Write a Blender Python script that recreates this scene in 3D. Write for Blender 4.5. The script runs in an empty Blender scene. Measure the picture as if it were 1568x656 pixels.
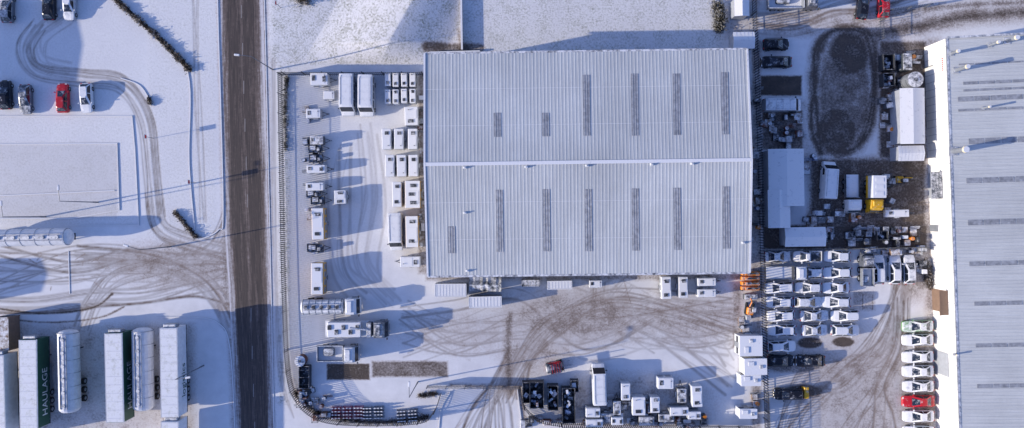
import bpy, math, random
import numpy as np
from mathutils import Vector, Matrix
random.seed(7); rng=np.random.default_rng(7)
CH=106.0
scene=bpy.context.scene
def P(px,py,z=0.0):
    k=0.1*(CH-z)/CH
    return ((px-784)*k,(328-py)*k)
# ---------------------------------------------------------------- materials
MATS={}
def N(nt,t,**kw):
    n=nt.nodes.new(t)
    for k,v in kw.items(): setattr(n,k,v)
    return n
def mixc(nt,fac,a,b,bt='MIX'):
    m=N(nt,'ShaderNodeMix',data_type='RGBA',blend_type=bt)
    for s,val in ((m.inputs[0],fac),(m.inputs[6],a),(m.inputs[7],b)):
        if isinstance(val,(int,float)): s.default_value=val
        elif isinstance(val,tuple): s.default_value=(*val[:3],1)
        else: nt.links.new(val,s)
    return m.outputs[2]
def math_(nt,op,a,b=None,clamp=False):
    m=N(nt,'ShaderNodeMath',operation=op,use_clamp=clamp)
    for i,val in enumerate((a,b)):
        if val is None: continue
        if isinstance(val,(int,float)): m.inputs[i].default_value=val
        else: nt.links.new(val,m.inputs[i])
    return m.outputs[0]
def mrange(nt,v,a,b,c=0,d=1):
    m=N(nt,'ShaderNodeMapRange'); m.inputs[1].default_value=a;m.inputs[2].default_value=b
    m.inputs[3].default_value=c;m.inputs[4].default_value=d
    nt.links.new(v,m.inputs[0]); return m.outputs[0]
def noise(nt,vec,scale,detail=4,rough=0.6):
    n=N(nt,'ShaderNodeTexNoise'); n.inputs['Scale'].default_value=scale
    n.inputs['Detail'].default_value=detail; n.inputs['Roughness'].default_value=rough
    nt.links.new(vec,n.inputs['Vector']); return n.outputs[0]
def mapping(nt,vec,sc=(1,1,1),rot=(0,0,0)):
    m=N(nt,'ShaderNodeMapping'); m.inputs['Scale'].default_value=sc; m.inputs['Rotation'].default_value=rot
    nt.links.new(vec,m.inputs[0]); return m.outputs[0]
SNOW=(0.88,0.87,0.87)
def mat(name,base=(0.5,0.5,0.5),rough=0.5,metal=0.0,snow=0.0,var=0.12):
    if name in MATS: return MATS[name]
    m=bpy.data.materials.new(name); m.use_nodes=True; nt=m.node_tree
    b=nt.nodes['Principled BSDF']; g=N(nt,'ShaderNodeNewGeometry')
    n1=noise(nt,g.outputs['Position'],1.7,5)
    v=mrange(nt,n1,0.3,0.7,1-var,1+var)
    col=mixc(nt,1.0,base,v,'MULTIPLY')
    b.inputs['Roughness'].default_value=rough; b.inputs['Metallic'].default_value=metal
    if snow>0:
        sx=N(nt,'ShaderNodeSeparateXYZ'); nt.links.new(g.outputs['Normal'],sx.inputs[0])
        up=mrange(nt,sx.outputs[2],0.45,0.85)
        n2=noise(nt,g.outputs['Position'],1.6,6,0.72)
        t=0.75-0.55*snow
        cov=mrange(nt,n2,t-0.12,t+0.12)
        f=math_(nt,'MULTIPLY',up,cov,True)
        col=mixc(nt,f,col,SNOW)
        r=mrange(nt,f,0,1,rough,0.75); nt.links.new(r,b.inputs['Roughness'])
    nt.links.new(col,b.inputs['Base Color'])
    MATS[name]=m; return m
mat('snow_white',SNOW,0.8)
mat('paint_white',(0.64,0.66,0.69),0.35,0,0.72)
mat('paint_silver',(0.36,0.38,0.42),0.35,0.1,0.66)
mat('paint_black',(0.015,0.015,0.02),0.22,0,0.12)
mat('paint_grey',(0.10,0.11,0.13),0.3,0,0.38)
mat('paint_blue',(0.05,0.09,0.22),0.3,0,0.5)
mat('paint_red',(0.50,0.015,0.025),0.3,0,0.12)
mat('paint_yellow',(0.75,0.42,0.02),0.4,0,0.15)
mat('paint_orange',(0.8,0.25,0.02),0.45,0,0.32)
mat('paint_green',(0.12,0.30,0.10),0.4,0,0.55)
mat('paint_cream',(0.62,0.56,0.42),0.5,0,0.85)
mat('glass_dark',(0.02,0.03,0.05),0.12,0,0.22)
mat('glass_clear',(0.015,0.02,0.03),0.1,0,0.0)
mat('rubber',(0.015,0.015,0.016),0.85)
mat('steel_dark',(0.045,0.05,0.06),0.6,0.2,0.26)
mat('steel_snowy',(0.09,0.10,0.12),0.6,0.2,0.54)
mat('steel_grey',(0.26,0.28,0.31),0.5,0.3,0.5)
mat('galv',(0.16,0.17,0.19),0.5,0.4)
mat('panel_white',(0.60,0.62,0.65),0.5,0,0.85)
mat('panel_grey',(0.33,0.35,0.39),0.5,0,0.80)
mat('panel_ochre',(0.60,0.34,0.07),0.5,0,0.88)
mat('lamp_red',(0.5,0.02,0.02),0.3); mat('lamp_white',(0.8,0.8,0.8),0.2)
mat('wood',(0.22,0.13,0.07),0.8,0,0.5)
mat('rust',(0.20,0.07,0.04),0.8,0,0.4)
mat('tarp_dark',(0.04,0.05,0.06),0.6,0,0.5)
mat('trailer_roof',(0.60,0.60,0.54),0.5,0,0.66)
mat('trailer_green',(0.02,0.08,0.045),0.4)
mat('trailer_white',(0.7,0.7,0.72),0.4)
mat('tank_steel',(0.34,0.36,0.40),0.35,0.2,0.55)
mat('wall_white',(0.80,0.79,0.76),0.5,0,0,0.04)
mat('wall_grey',(0.33,0.35,0.38),0.5)
mat('brown_door',(0.20,0.13,0.09),0.6)
mat('twig',(0.07,0.05,0.035),0.9,0,0.3,0.4)
mat('twig_green',(0.055,0.05,0.035),0.9,0,0.3,0.4)
mat('concrete_snowy',(0.38,0.36,0.34),0.85,0,0.85)
mat('sign_red',(0.5,0.03,0.03),0.5)
mat('rooflight',(0.32,0.33,0.355),0.5,0,0,0.35)
mat('lettering_white',(0.75,0.78,0.75),0.5); mat('lettering_dark',(0.02,0.08,0.06),0.5)

def roof_mat(name,base,along):
    m=bpy.data.materials.new(name); m.use_nodes=True; nt=m.node_tree
    b=nt.nodes['Principled BSDF']; g=N(nt,'ShaderNodeNewGeometry'); pos=g.outputs['Position']
    sc=(3.2,0.07,1) if along=='y' else (0.07,3.2,1)
    s1=noise(nt,mapping(nt,pos,sc),1,5,.75)
    s2=noise(nt,pos,0.10,4); s3=noise(nt,pos,3.5,7,0.8)
    c=mixc(nt,1.0,base,mrange(nt,s1,0.3,0.7,0.88,1.10),'MULTIPLY')
    c=mixc(nt,1.0,c,mrange(nt,s2,0.3,0.7,0.88,1.10),'MULTIPLY')
    c=mixc(nt,1.0,c,mrange(nt,s3,0.3,0.75,0.92,1.07),'MULTIPLY')
    nt.links.new(c,b.inputs['Base Color']); b.inputs['Roughness'].default_value=0.6
    MATS[name]=m
roof_mat('roof_frosted',(0.60,0.61,0.60),'y')
roof_mat('roof_frosted_east',(0.60,0.61,0.60),'x')

# ---------------------------------------------------------------- mesh builder
class MB:
    def __init__(s): s.v=[];s.f=[];s.m=[];s.mats=[];s.M=Matrix.Identity(4)
    def mi(s,n):
        if n not in s.mats: s.mats.append(n)
        return s.mats.index(n)
    def add(s,vs,fs,m):
        o=len(s.v); s.v+= [tuple(s.M@Vector(v)) for v in vs]
        s.f+=[tuple(i+o for i in f) for f in fs]
        if isinstance(m,str): s.m+=[s.mi(m)]*len(fs)
        else: s.m+=[s.mi(x) for x in m]
    def box(s,x,y,z,sx,sy,sz,m,c=0.0,rz=0,top=None):
        hx,hy=sx/2,sy/2
        def ring(ix,iy,zz,cc):
            a,b=hx-ix,hy-iy
            if cc<=0: return [(-a,-b,zz),(a,-b,zz),(a,b,zz),(-a,b,zz)]
            return [(-a+cc,-b,zz),(a-cc,-b,zz),(a,-b+cc,zz),(a,b-cc,zz),(a-cc,b,zz),(-a+cc,b,zz),(-a,b-cc,zz),(-a,-b+cc,zz)]
        if c>0: rs=[ring(0,0,z,c),ring(0,0,z+sz-c,c),ring(c,c,z+sz,c*0.6)]
        else: rs=[ring(0,0,z,0),ring(0,0,z+sz,0)]
        n=len(rs[0]); vs=[p for r in rs for p in r]; fs=[tuple(range(n))[::-1]]; ms=[m]
        for k in range(len(rs)-1):
            for i in range(n): fs.append((k*n+i,k*n+(i+1)%n,(k+1)*n+(i+1)%n,(k+1)*n+i)); ms.append(m)
        fs.append(tuple((len(rs)-1)*n+i for i in range(n))); ms.append(top or m)
        ca,sa=math.cos(rz),math.sin(rz)
        vs=[(x+a*ca-b*sa,y+a*sa+b*ca,c_) for a,b,c_ in vs]
        s.add(vs,fs,ms)
    def cyl(s,p0,p1,r0,m,n=12,r1=None):
        p0=Vector(p0);p1=Vector(p1);r1=r0 if r1 is None else r1
        d=(p1-p0).normalized(); a=d.orthogonal().normalized(); b=d.cross(a)
        vs=[];
        for p,r in((p0,r0),(p1,r1)):
            for i in range(n):
                t=2*math.pi*i/n; vs.append(tuple(p+a*math.cos(t)*r+b*math.sin(t)*r))
        fs=[(i,(i+1)%n,n+(i+1)%n,n+i) for i in range(n)]+[tuple(range(n))[::-1],tuple(range(n,2*n))]
        s.add(vs,fs,m)
    def loft(s,rings,m,cap=True,mf=None):
        n=len(rings[0]); vs=[p for r in rings for p in r]; fs=[];ms=[]
        for k in range(len(rings)-1):
            for i in range(n):
                fs.append((k*n+i,k*n+(i+1)%n,(k+1)*n+(i+1)%n,(k+1)*n+i)); ms.append(mf(k,i) if mf else m)
        if cap:
            fs.append(tuple(range(n))[::-1]);ms.append(m); fs.append(tuple((len(rings)-1)*n+i for i in range(n)));ms.append(m)
        s.add(vs,fs,ms)
    def wheel(s,x,y,r=0.33,w=0.22):
        s.cyl((x,y-w/2,r),(x,y+w/2,r),r,'rubber',14); s.cyl((x,y-w/2-.01,r),(x,y+w/2+.01,r),r*.55,'steel_grey',10)
    def mesh(s,name):
        me=bpy.data.meshes.new(name); me.from_pydata(s.v,[],s.f)
        for n in s.mats: me.materials.append(MATS[n])
        me.polygons.foreach_set('material_index',s.m); me.update()
        import bmesh
        bm=bmesh.new(); bm.from_mesh(me); bmesh.ops.recalc_face_normals(bm,faces=bm.faces); bm.to_mesh(me); bm.free()
        return me
def obj(name,me,x=0,y=0,z=0,rz=0,sc=(1,1,1),parent=None):
    o=bpy.data.objects.new(name,me); scene.collection.objects.link(o)
    o.location=(x,y,z); o.rotation_euler=(0,0,rz); o.scale=sc
    if parent: o.parent=parent
    return o
CACHE={}
def place(name,key,fn,px,py,deg,zr=1.0,jit=1.0,sc=(1,1,1)):
    if key not in CACHE: CACHE[key]=fn().mesh(name)
    x,y=P(px,py,zr); return obj(name,CACHE[key],x,y,0,math.radians(deg+0.8+random.uniform(-jit,jit)),sc)

# ---------------------------------------------------------------- vehicles (local +x = front)
def sect(x,w,z0,z1,sh=0.12):
    h=w; return [(x,-h*.96,z0),(x,-h,z0+(z1-z0)*.35),(x,-h*.985,z1-sh*.9),(x,-h*.9,z1-.02),(x,-h*.5,z1+.015),(x,h*.5,z1+.015),(x,h*.9,z1-.02),(x,h*.985,z1-sh*.9),(x,h,z0+(z1-z0)*.35),(x,h*.96,z0)]
def car(L=4.3,W=1.78,H=1.45,paint='paint_white',kind='hatch'):
    b=MB(); w=W/2
    st=[(-.5,.74,.45,.66),(-.485,.88,.3,.8),(-.42,.98,.24,.93),(-.2,1,.22,.95),(.12,1,.22,.93),(.24,1,.22,.9),(.36,.97,.24,.82),(.45,.88,.26,.72),(.485,.74,.32,.62),(.5,.55,.38,.55)]
    b.loft([sect(x*L,w*a,z0,z1) for x,a,z0,z1 in st],paint)
    if kind=='hatch': xb0,xr0,xr1,xf=-.46,-.36,.02,.24
    elif kind=='saloon': xb0,xr0,xr1,xf=-.38,-.20,.02,.23
    elif kind=='pickup': xb0,xr0,xr1,xf=-.08,-.03,.12,.28
    else: xb0,xr0,xr1,xf=-.47,-.41,.04,.24
    zb=.9
    wb,wr=w*.92,w*.62
    def ring(xa,xb,ww,z,c):
        xa*=L;xb*=L
        return [(xa,-ww+c,z),(xa+c,-ww,z),(xb-c*1.6,-ww,z),(xb,-ww+c*1.6,z),(xb,ww-c*1.6,z),(xb-c*1.6,ww,z),(xa+c,ww,z),(xa,ww-c,z)]
    r0=ring(xb0,xf,wb,zb,.12); r1=ring(xr0,xr1,wr+.03,H-.06,.14); r2=ring(xr0+.02,xr1-.02,wr-.06,H,.14)
    def mf(k,i): return paint if k==1 else 'glass_clear' if i in(1,5) else ('glass_dark' if i in (3,7) else paint)
    b.loft([r0,r1,r2],paint,True,mf)
    for sy in(-1,1):
        xm=(xb0+xf)/2*L-.1; b.add([(xm-.06,sy*(wb+.005),zb),(xm+.06,sy*(wb+.005),zb),(xm+.05,sy*(wr+.045),H-.07),(xm-.05,sy*(wr+.045),H-.07)],[(0,1,2,3)],paint)
        b.box(xf*L-.25,sy*(w+.1),.9,.14,.2,.14,paint)
        for wx in(-.31,.31): b.wheel(wx*L,sy*(w-.1))
        b.box(.465*L,sy*w*.6,.6,.14,.3,.1,'lamp_white'); b.box(-.49*L,sy*w*.68,.68,.1,.26,.14,'lamp_red')
    if kind=='pickup':
        for sy in(-1,1): b.box(-.29*L,sy*(w-.08),.93,.38*L,.1,.2,paint)
        b.box(-.48*L,0,.9,.08,W-.2,.22,paint); b.box(-.29*L,0,.94,.36*L,W-.3,.04,'steel_dark')
    b.box(0,0,.2,L*.9,W*.8,.12,'rubber')
    b.box(-.5*L+.02,0,.42,.06,.5,.12,'lamp_white')
    return b
def van(L=5.6,W=2.0,H=2.3,paint='paint_white',flat=0.27,windows=False,rails=True):
    b=MB(); w=W/2
    st=[(-.5,.93,.4,H-.25),(-.49,.97,.3,H-.06),(-.4,1,.28,H),(flat-.02,1,.28,H),(flat+.02,.98,.28,H-.05),(.40,.97,.28,1.28),(.42,.96,.28,1.2),(.485,.9,.3,.98),(.5,.8,.36,.75)]
    def mf(k,i):
        if k==4 and i in(3,4,5): return 'glass_clear'
        return paint
    rs=[]
    for x,a,z0,z1 in st: rs.append(sect(x*L,w*a,z0,z1,.28))
    b.loft(rs,paint,True,mf)
    for sy in(-1,1):
        b.add([(.13*L,sy*(w+.006),1.2),(.33*L,sy*(w+.004),1.2),(.27*L,sy*(w+.001),H-.45),(.13*L,sy*(w+.004),H-.42)],[(0,1,2,3)],'glass_clear')
        if windows:
            for k in range(3): b.add([(-.45*L+k*.19*L,sy*(w+.004),1.25),(-.29*L+k*.19*L,sy*(w+.004),1.25),(-.29*L+k*.19*L,sy*(w-.0),H-.5),(-.45*L+k*.19*L,sy*(w-.0),H-.5)],[(0,1,2,3)],'glass_clear')
        b.box(.33*L,sy*(w+.14),1.2,.14,.26,.3,'steel_dark')
        for wx in(-.29,.33): b.wheel(wx*L,sy*(w-.1),.35)
        b.box(.48*L,sy*w*.68,.72,.12,.3,.22,'lamp_white'); b.box(-.498*L,sy*w*.86,.9,.06,.12,.5,'lamp_red')
        if rails: b.box(-.1*L,sy*w*.72,H+.012,.7*L,.04,.05,'steel_grey')
    for k in range(4): b.box((-.4+k*.18)*L,0,H+.02,.05,W*.72,.03,paint)
    b.box(0,0,.22,L*.86,W*.8,.15,'rubber')
    return b
def cab(b,x,W=2.4,H=2.9,Lc=2.0,paint='paint_white',defl=True):
    w=W/2
    st=[(-1,.97,.6,H-.1),(-.93,1,.55,H),(.3,1,.55,H-.02),(.62,.98,.55,H-.35),(.96,.97,.55,1.6),(1.0,.94,.5,1.4),(1.0,.9,.45,.6)]
    rs=[[(x+p[0]*1.0,p[1],p[2]) for p in sect(a*Lc/2,w*c,z0,z1,.2)] for a,c,z0,z1 in st]
    b.loft(rs,paint,True,lambda k,i:'glass_clear' if (k==3 and i in(3,4,5)) else paint)
    for sy in(-1,1):
        b.add([(x-.1*Lc,sy*(w+.008),1.7),(x+.36*Lc,sy*(w+.008),1.7),(x+.24*Lc,sy*(w+.003),H-.5),(x-.1*Lc,sy*(w+.008),H-.5)],[(0,1,2,3)],'glass_clear')
        b.box(x+.44*Lc,sy*(w+.18),1.7,.12,.3,.6,'steel_dark')
        b.box(x+.5*Lc,sy*w*.7,.75,.06,.4,.2,'lamp_white')
        b.wheel(x,sy*(w-.16),.48,.28)
    if defl: b.box(x-.2*Lc,0,H,Lc*.4,W*.7,.22,paint,.08)
def truck(L=8.5,body='tank',paint='paint_white',W=2.45,Hc=2.8):
    b=MB(); Lc=2.0; xc=L/2-Lc/2
    cab(b,xc,W,Hc,Lc,paint)
    b.box(-.4,0,.7,L-1.0,.9,.25,'steel_dark')
    xl,xr=-L/2,L/2-Lc-.25; cx=(xl+xr)/2; bl=xr-xl
    for wx in (xl+1.1,xl+2.4):
        for sy in(-1,1): b.wheel(wx,sy*(W/2-.25),.48,.42)
    if body=='tank':
        n=16; rs=[]
        for t,s in((0,.55),(.02,.85),(.06,1),(.94,1),(.98,.85),(1,.55)):
            rs.append([(xl+t*bl,math.cos(2*math.pi*i/n)*W*.47*s,1.95+math.sin(2*math.pi*i/n)*.85*s) for i in range(n)])
        b.loft(rs,'tank_steel')
        for k in range(5): b.cyl((xl+bl*(.14+k*.18),0,2.7),(xl+bl*(.14+k*.18),0,2.95),.28,'steel_dark',12)
        for sy in(-1,1): b.box(cx,sy*.42,2.8,bl*.85,.06,.1,'steel_grey')
        for k in range(7):
            xx=xl+bl*(.06+k*.147); b.loft([[(xx+d,math.cos(2*math.pi*i/n)*W*.478,1.95+math.sin(2*math.pi*i/n)*.87) for i in range(n)] for d in(0,.06)],'steel_dark')
    elif body=='flat':
        b.box(cx,0,1.0,bl,W,.14,'panel_grey')
        for sy in(-1,1): b.box(cx,sy*(W/2-.03),1.14,bl,.05,.3,'steel_dark')
        b.box(xr-.05,0,1.14,.1,W,1.0,'steel_dark')
    elif body=='box':
        b.box(cx,0,1.0,bl,W+.08,1.9,'panel_white',.06)
        for k in range(3): b.box(xl+bl*(.2+.3*k),0,2.9,.5,W*.6,.05,'panel_white')
        for sy in (-1,1): b.box(cx,sy*(W/2+.06),1.0,bl,.06,.5,paint)
    elif body=='crane':
        b.box(cx,0,1.0,bl,W,.14,'panel_grey')
        b.box(cx-.6,0,1.15,bl*.68,W*.92,1.1,'panel_white',.08)
        for k in range(5): b.box(xl+.9+k*1.05,.35*(-1)**k,2.25,.55,.7,.14,'steel_dark',.04)
        b.box(xr-.5,0,1.14,.7,W*.9,1.4,'steel_snowy',.08); b.cyl((xr-.5,0,2.5),(xr-3.2,.4,2.9),.14,'steel_grey')
    elif body=='tipper':
        for sy in(-1,1): b.box(cx,sy*(W/2-.05),1.05,bl,.1,.75,'steel_grey')
        b.box(xl+.05,0,1.05,.1,W,.75,'steel_grey'); b.box(xr-.05,0,1.05,.1,W,1.1,'steel_grey'); b.box(cx,0,1.0,bl-.2,W-.2,.08,'panel_white')
        b.box(cx-.3,.2,1.08,bl*.4,W*.5,.5,'tarp_dark',.15)
    return b
def semitrailer(L=13.6,H=4.0,side='trailer_green',text=None):
    b=MB(); W=2.55
    b.box(0,0,1.15,L,W,H-1.19,side,.05,top='trailer_roof'); b.box(0,0,H-.04,L-.14,W-.14,.06,'trailer_roof')
    for sy in (-1,1):
        b.box(0,sy*(W/2),H-.16,L,.07,.18,'trailer_white'); b.box(0,sy*(W/2),1.1,L,.06,.14,'steel_dark')
        b.box(0,sy*(W/2-.1),.55,5,.05,.35,'steel_grey')
        for wx in(-L/2+2,-L/2+3.3,-L/2+4.6): b.wheel(wx,sy*(W/2-.25),.5,.4)
        b.box(L/2-3,sy*.8,.05,.15,.15,1.1,'steel_dark')
    for k in range(11): b.box(-L/2+.6+k*1.24,0,H+.02,.05,W-.3,.025,'trailer_white')
    b.box(0,0,.85,L-.5,1.0,.3,'steel_dark'); b.box(-L/2-.03,0,1.2,.06,W-.2,H-1.4,'trailer_white')
    b.box(L/2+.25,0,2.6,.5,1.9,1.1,'steel_grey',.1)
    return b
def tankertrailer(L=12.0,H=3.7,r=1.2):
    b=MB(); n=20; rs=[]; zc=H-r
    for t,s in((0,.45),(.01,.75),(.03,.93),(.05,1),(.95,1),(.97,.93),(.99,.75),(1,.45)):
        rs.append([(-L/2+t*L,math.cos(2*math.pi*i/n)*r*1.02*s,zc+math.sin(2*math.pi*i/n)*r*s) for i in range(n)])
    b.loft(rs,'trailer_white')
    for k in range(6):
        x=-L/2+L*(.1+.16*k); b.cyl((x,0,H-.1),(x,0,H+.14),.27,'steel_grey',12)
        b.loft([[(x+.8+d,math.cos(2*math.pi*i/n)*r*1.05,zc+math.sin(2*math.pi*i/n)*r*1.03) for i in range(n)] for d in(0,.06)],'steel_grey')
    for sy in(-1,1):
        b.box(0,sy*.5,H-.1,L*.88,.05,.16,'steel_grey')
        for wx in(-L/2+1.6,-L/2+2.9,-L/2+4.2): b.wheel(wx,sy*(r-.35),.5,.4)
        b.box(L/2-3,sy*.8,.05,.15,.15,1.3,'steel_dark')
    b.box(0,0,1.0,L-.4,1.0,.35,'steel_dark'); b.box(0,0,H-.02,L*.85,.35,.04,'steel_grey')
    return b
# ---------------------------------------------------------------- yard plant
def unit(L=2.6,W=1.5,H=1.8,side='panel_white',wheels=True,bar=True,hatch=1,legs=False,win=False):
    b=MB(); z0=.35 if wheels else .1
    b.box(0,0,z0,L,W,H-z0,side,.06)
    b.box(0,0,z0-.1,L*.95,W*.7,.12,'steel_dark')
    for sy in(-1,1):
        b.box(0,sy*(W/2),z0+.05,L*.96,.05,.1,'steel_dark')
        k=max(1,int(L/1.1))
        for i in range(k): b.box(-L/2+(i+.5)*L/k,sy*(W/2+.01),z0+.35,L/k*.7,.03,(H-z0)*.45,'glass_clear' if win else 'steel_grey')
        if wheels:
            b.wheel(0,sy*(W/2+.02),.32,.2); b.box(0,sy*(W/2+.05),.66,.85,.24,.05,'steel_snowy')
    for i in range(hatch):
        x=-L/2+L*(.18+.62*i/max(1,hatch-1)) if hatch>1 else -L*.28
        b.box(x,W*.05*(-1)**i,H,min(.5,L*.2),W*.42,.07,'steel_dark')
    b.box(L*.1,0,H,L*.45,W*.8,.03,side)
    b.cyl((L*.34,W*.2,H),(L*.34,W*.2,H+.2),.06,'steel_dark',8)
    if bar:
        b.cyl((L/2-.1,.35,.45),(L/2+.9,0,.45),.05,'steel_dark',6); b.cyl((L/2-.1,-.35,.45),(L/2+.9,0,.45),.05,'steel_dark',6)
        b.cyl((L/2+.7,0,0),(L/2+.7,0,.75),.05,'galv',6); b.box(L/2+.95,0,.4,.2,.12,.12,'steel_dark')
    return b
def flattrailer(L=2.8,W=1.5,load=True,seed=0):
    b=MB()
    for sy in(-1,1):
        b.box(0,sy*W/2,.5,L,.08,.35,'steel_dark'); b.wheel(0,sy*(W/2+.15),.33,.2); b.box(0,sy*(W/2+.16),.68,.9,.24,.05,'steel_snowy')
    for x in(-L/2,-L/6,L/6,L/2): b.box(x,0,.5,.08,W,.3,'steel_dark')
    b.box(0,0,.48,L,W,.05,'steel_snowy')
    if load:
        b.box(-L*.15,.1,.55,L*.45,W*.6,.5,'steel_snowy',.06); b.box(L*.3,-.15,.55,L*.2,W*.45,.8,'paint_grey',.05)
    b.cyl((L/2,.4,.5),(L/2+1.1,0,.5),.05,'steel_dark',6); b.cyl((L/2,-.4,.5),(L/2+1.1,0,.5),.05,'steel_dark',6)
    return b
def container(L=6,W=2.4,H=2.5,side='panel_grey',roof='panel_white',doors='steel_dark',ribs=True):
    b=MB(); b.box(0,0,.12,L-.1,W-.1,H-.16,side,top=roof)
    for sx in(-1,1):
        for sy in(-1,1): b.box(sx*(L/2-.07),sy*(W/2-.07),.05,.14,.14,H-.05,side)
        b.box(sx*(L/2-.04),0,H-.14,.09,W-.28,.14,side,top=roof)
    n=int(L/.45)
    for sy in(-1,1):
        b.box(0,sy*(W/2-.04),H-.14,L-.28,.09,.14,side,top=roof)
        for i in range(n): b.box(-L/2+(i+.5)*L/n,sy*(W/2-.04),.2,.18,.07,H-.4,side)
    if ribs:
        for i in range(n): b.box(-L/2+(i+.5)*L/n,0,H-.05,.12,W-.3,.03,roof)
    b.box(L/2-.04,0,.2,.05,W-.4,H-.45,doors)
    for y in(-.5,-.2,.2,.5): b.cyl((L/2,y,.2),(L/2,y,H-.25),.025,'galv',6)
    return b
def opencage(L=4,W=2,H=2.0,seed=0,snowy=.4):
    r=random.Random(seed); b=MB()
    for sx in(-1,1):
        b.box(sx*(L/2-.04),0,.1,.08,W,H-.1,'steel_dark')
        for sy in(-1,1): b.box(sx*(L/2-.05),sy*(W/2-.05),0,.12,.12,H+.05,'steel_dark')
    for sy in(-1,1): b.box(0,sy*(W/2-.04),.1,L-.2,.08,H-.1,'steel_dark')
    b.box(0,0,.1,L-.2,W-.2,.1,'steel_dark')
    for i in range(int(L*W*1.3)):
        x,y=r.uniform(-L/2+.5,L/2-.5),r.uniform(-W/2+.4,W/2-.4)
        b.box(x,y,.2,r.uniform(.3,.9),r.uniform(.25,.7),r.uniform(.4,H-.3),r.choice(['steel_snowy','steel_dark','rust','paint_blue','panel_grey','tarp_dark']),.04,r.uniform(0,3))
    return b
def cabin(L=6,W=2.6,H=2.7,side='panel_white',roof='panel_white'):
    b=MB(); b.box(0,0,.2,L,W,H-.25,side,.03); b.box(0,0,H-.05,L+.12,W+.12,.1,roof,.04)
    for sy in(-1,1):
        for t in(-.3,.28): b.box(t*L,sy*W/2,1.1,.9,.06,.8,'glass_clear')
        b.box(0,sy*W/2,.25,.8,.07,1.9,'steel_grey')
        for sx in(-1,1): b.box(sx*(L/2-.3),sy*(W/2-.3),0,.3,.3,.2,'concrete_snowy')
    b.box(L*.25,0,H+.05,.5,.5,.15,'steel_grey',.04)
    b.box(-L*.2,W*.2,H+.05,.9,.6,.12,'panel_grey',.03)
    return b
def stack(w,h,seed,dens=1.0,dark=.5,zmax=1.3):
    r=random.Random(seed); b=MB(); n=int(w*h*0.8*dens)+3
    for i in range(n):
        x,y=r.uniform(-w/2,w/2),r.uniform(-h/2,h/2); k=r.random(); rz=r.choice([0,0,math.pi/2,r.uniform(-.6,.6)])
        m=r.choice(['steel_dark','steel_snowy','tarp_dark','rust','paint_grey','steel_dark']) if r.random()<dark else r.choice(['panel_white','panel_grey','wood','steel_grey','paint_blue'])
        if k<.35: b.box(x,y,0,r.uniform(.4,1.4),r.uniform(.3,.9),r.uniform(.3,zmax),m,.05,rz)
        elif k<.55:
            z=0
            ps=r.uniform(.8,1.1)
            for q in range(r.randint(1,5)):
                for t in(-.4,-.13,.13,.4): b.box(x,y+t*ps,z+.09,ps,.16,.03,'wood',0,0)
                b.box(x,y,z,ps*.98,.9*ps,.085,'wood'); z+=.125
        elif k<.68: b.cyl((x,y,0),(x,y,.9),.29,r.choice(['paint_blue','steel_snowy','rust','paint_orange']),12)
        elif k<.86:
            a=r.uniform(1.0,2.4)
            for q in range(3): b.cyl((x-a/2,y+q*.14,.1+.1*q),(x+a/2,y+q*.16,.12+.1*q),.05,m,6)
        else:
            a,c2,hh=r.uniform(.8,1.4),r.uniform(.8,1.2),r.uniform(.8,zmax)
            for sx in(-1,1):
                for sy in(-1,1): b.box(x+sx*a/2,y+sy*c2/2,0,.06,.06,hh,'steel_dark')
                b.box(x,y+sx*c2/2,hh-.06,a,.05,.05,'steel_dark'); b.box(x+sx*a/2,y,hh-.06,.05,c2,.05,'steel_dark')
            b.box(x,y,.1,a*.9,c2*.9,hh*.6,m,.04)
    return b
def stk(name,px,py,w,h,seed,**k):
    b=stack(w/10,h/10,seed,**k); x,y=P(px,py,.4); return obj(name,b.mesh(name),x,y,0,math.radians(.8))

# ================================================================ GROUND
def axis(lo,hi,step,far):
    a=list(np.arange(lo,hi+1e-6,step)); o=[10,40,150,far]
    return np.array([lo-v for v in reversed(o)]+a+[hi+v for v in o])
gx=axis(-84,84,.15,1500); gy=axis(-37,37,.15,1500)
GX,GY=np.meshgrid(gx,gy); PX=GX*10+784; PY=328-GY*10
masks={c:np.zeros(PX.shape,np.float32) for c in 'RGB'}
def seg(ch,a,b,w,val,soft):
    r=w/2+soft; m=masks[ch]
    x0,x1=min(a[0],b[0])-r,max(a[0],b[0])+r; y0,y1=min(a[1],b[1])-r,max(a[1],b[1])+r
    i0,i1=np.searchsorted(PX[0],[x0,x1]); col=PY[:,0]; jj=np.where((col>=y0)&(col<=y1))[0]
    if i1<=i0 or len(jj)==0: return
    sl=(slice(jj[0],jj[-1]+1),slice(i0,i1)); X,Y=PX[sl],PY[sl]
    dx,dy=b[0]-a[0],b[1]-a[1]; L2=dx*dx+dy*dy+1e-9
    t=np.clip(((X-a[0])*dx+(Y-a[1])*dy)/L2,0,1); d=np.hypot(X-a[0]-t*dx,Y-a[1]-t*dy)
    m[sl]=np.maximum(m[sl],val*np.clip((w/2+soft/2-d)/soft,0,1))
def spline(pts,n=10):
    if len(pts)<3: return pts
    p=[pts[0]]+list(pts)+[pts[-1]]; out=[]
    for i in range(1,len(p)-2):
        p0,p1,p2,p3=[np.array(q,float) for q in p[i-1:i+3]]
        for k in range(n):
            t=k/n; out.append(tuple(.5*((2*p1)+(-p0+p2)*t+(2*p0-5*p1+4*p2-p3)*t*t+(-p0+3*p1-3*p2+p3)*t**3)))
    out.append(tuple(pts[-1])); return out
def stroke(ch,pts,w,val,soft=3):
    q=spline(pts)
    for a,b in zip(q[:-1],q[1:]): seg(ch,a,b,w,val,soft)
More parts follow.
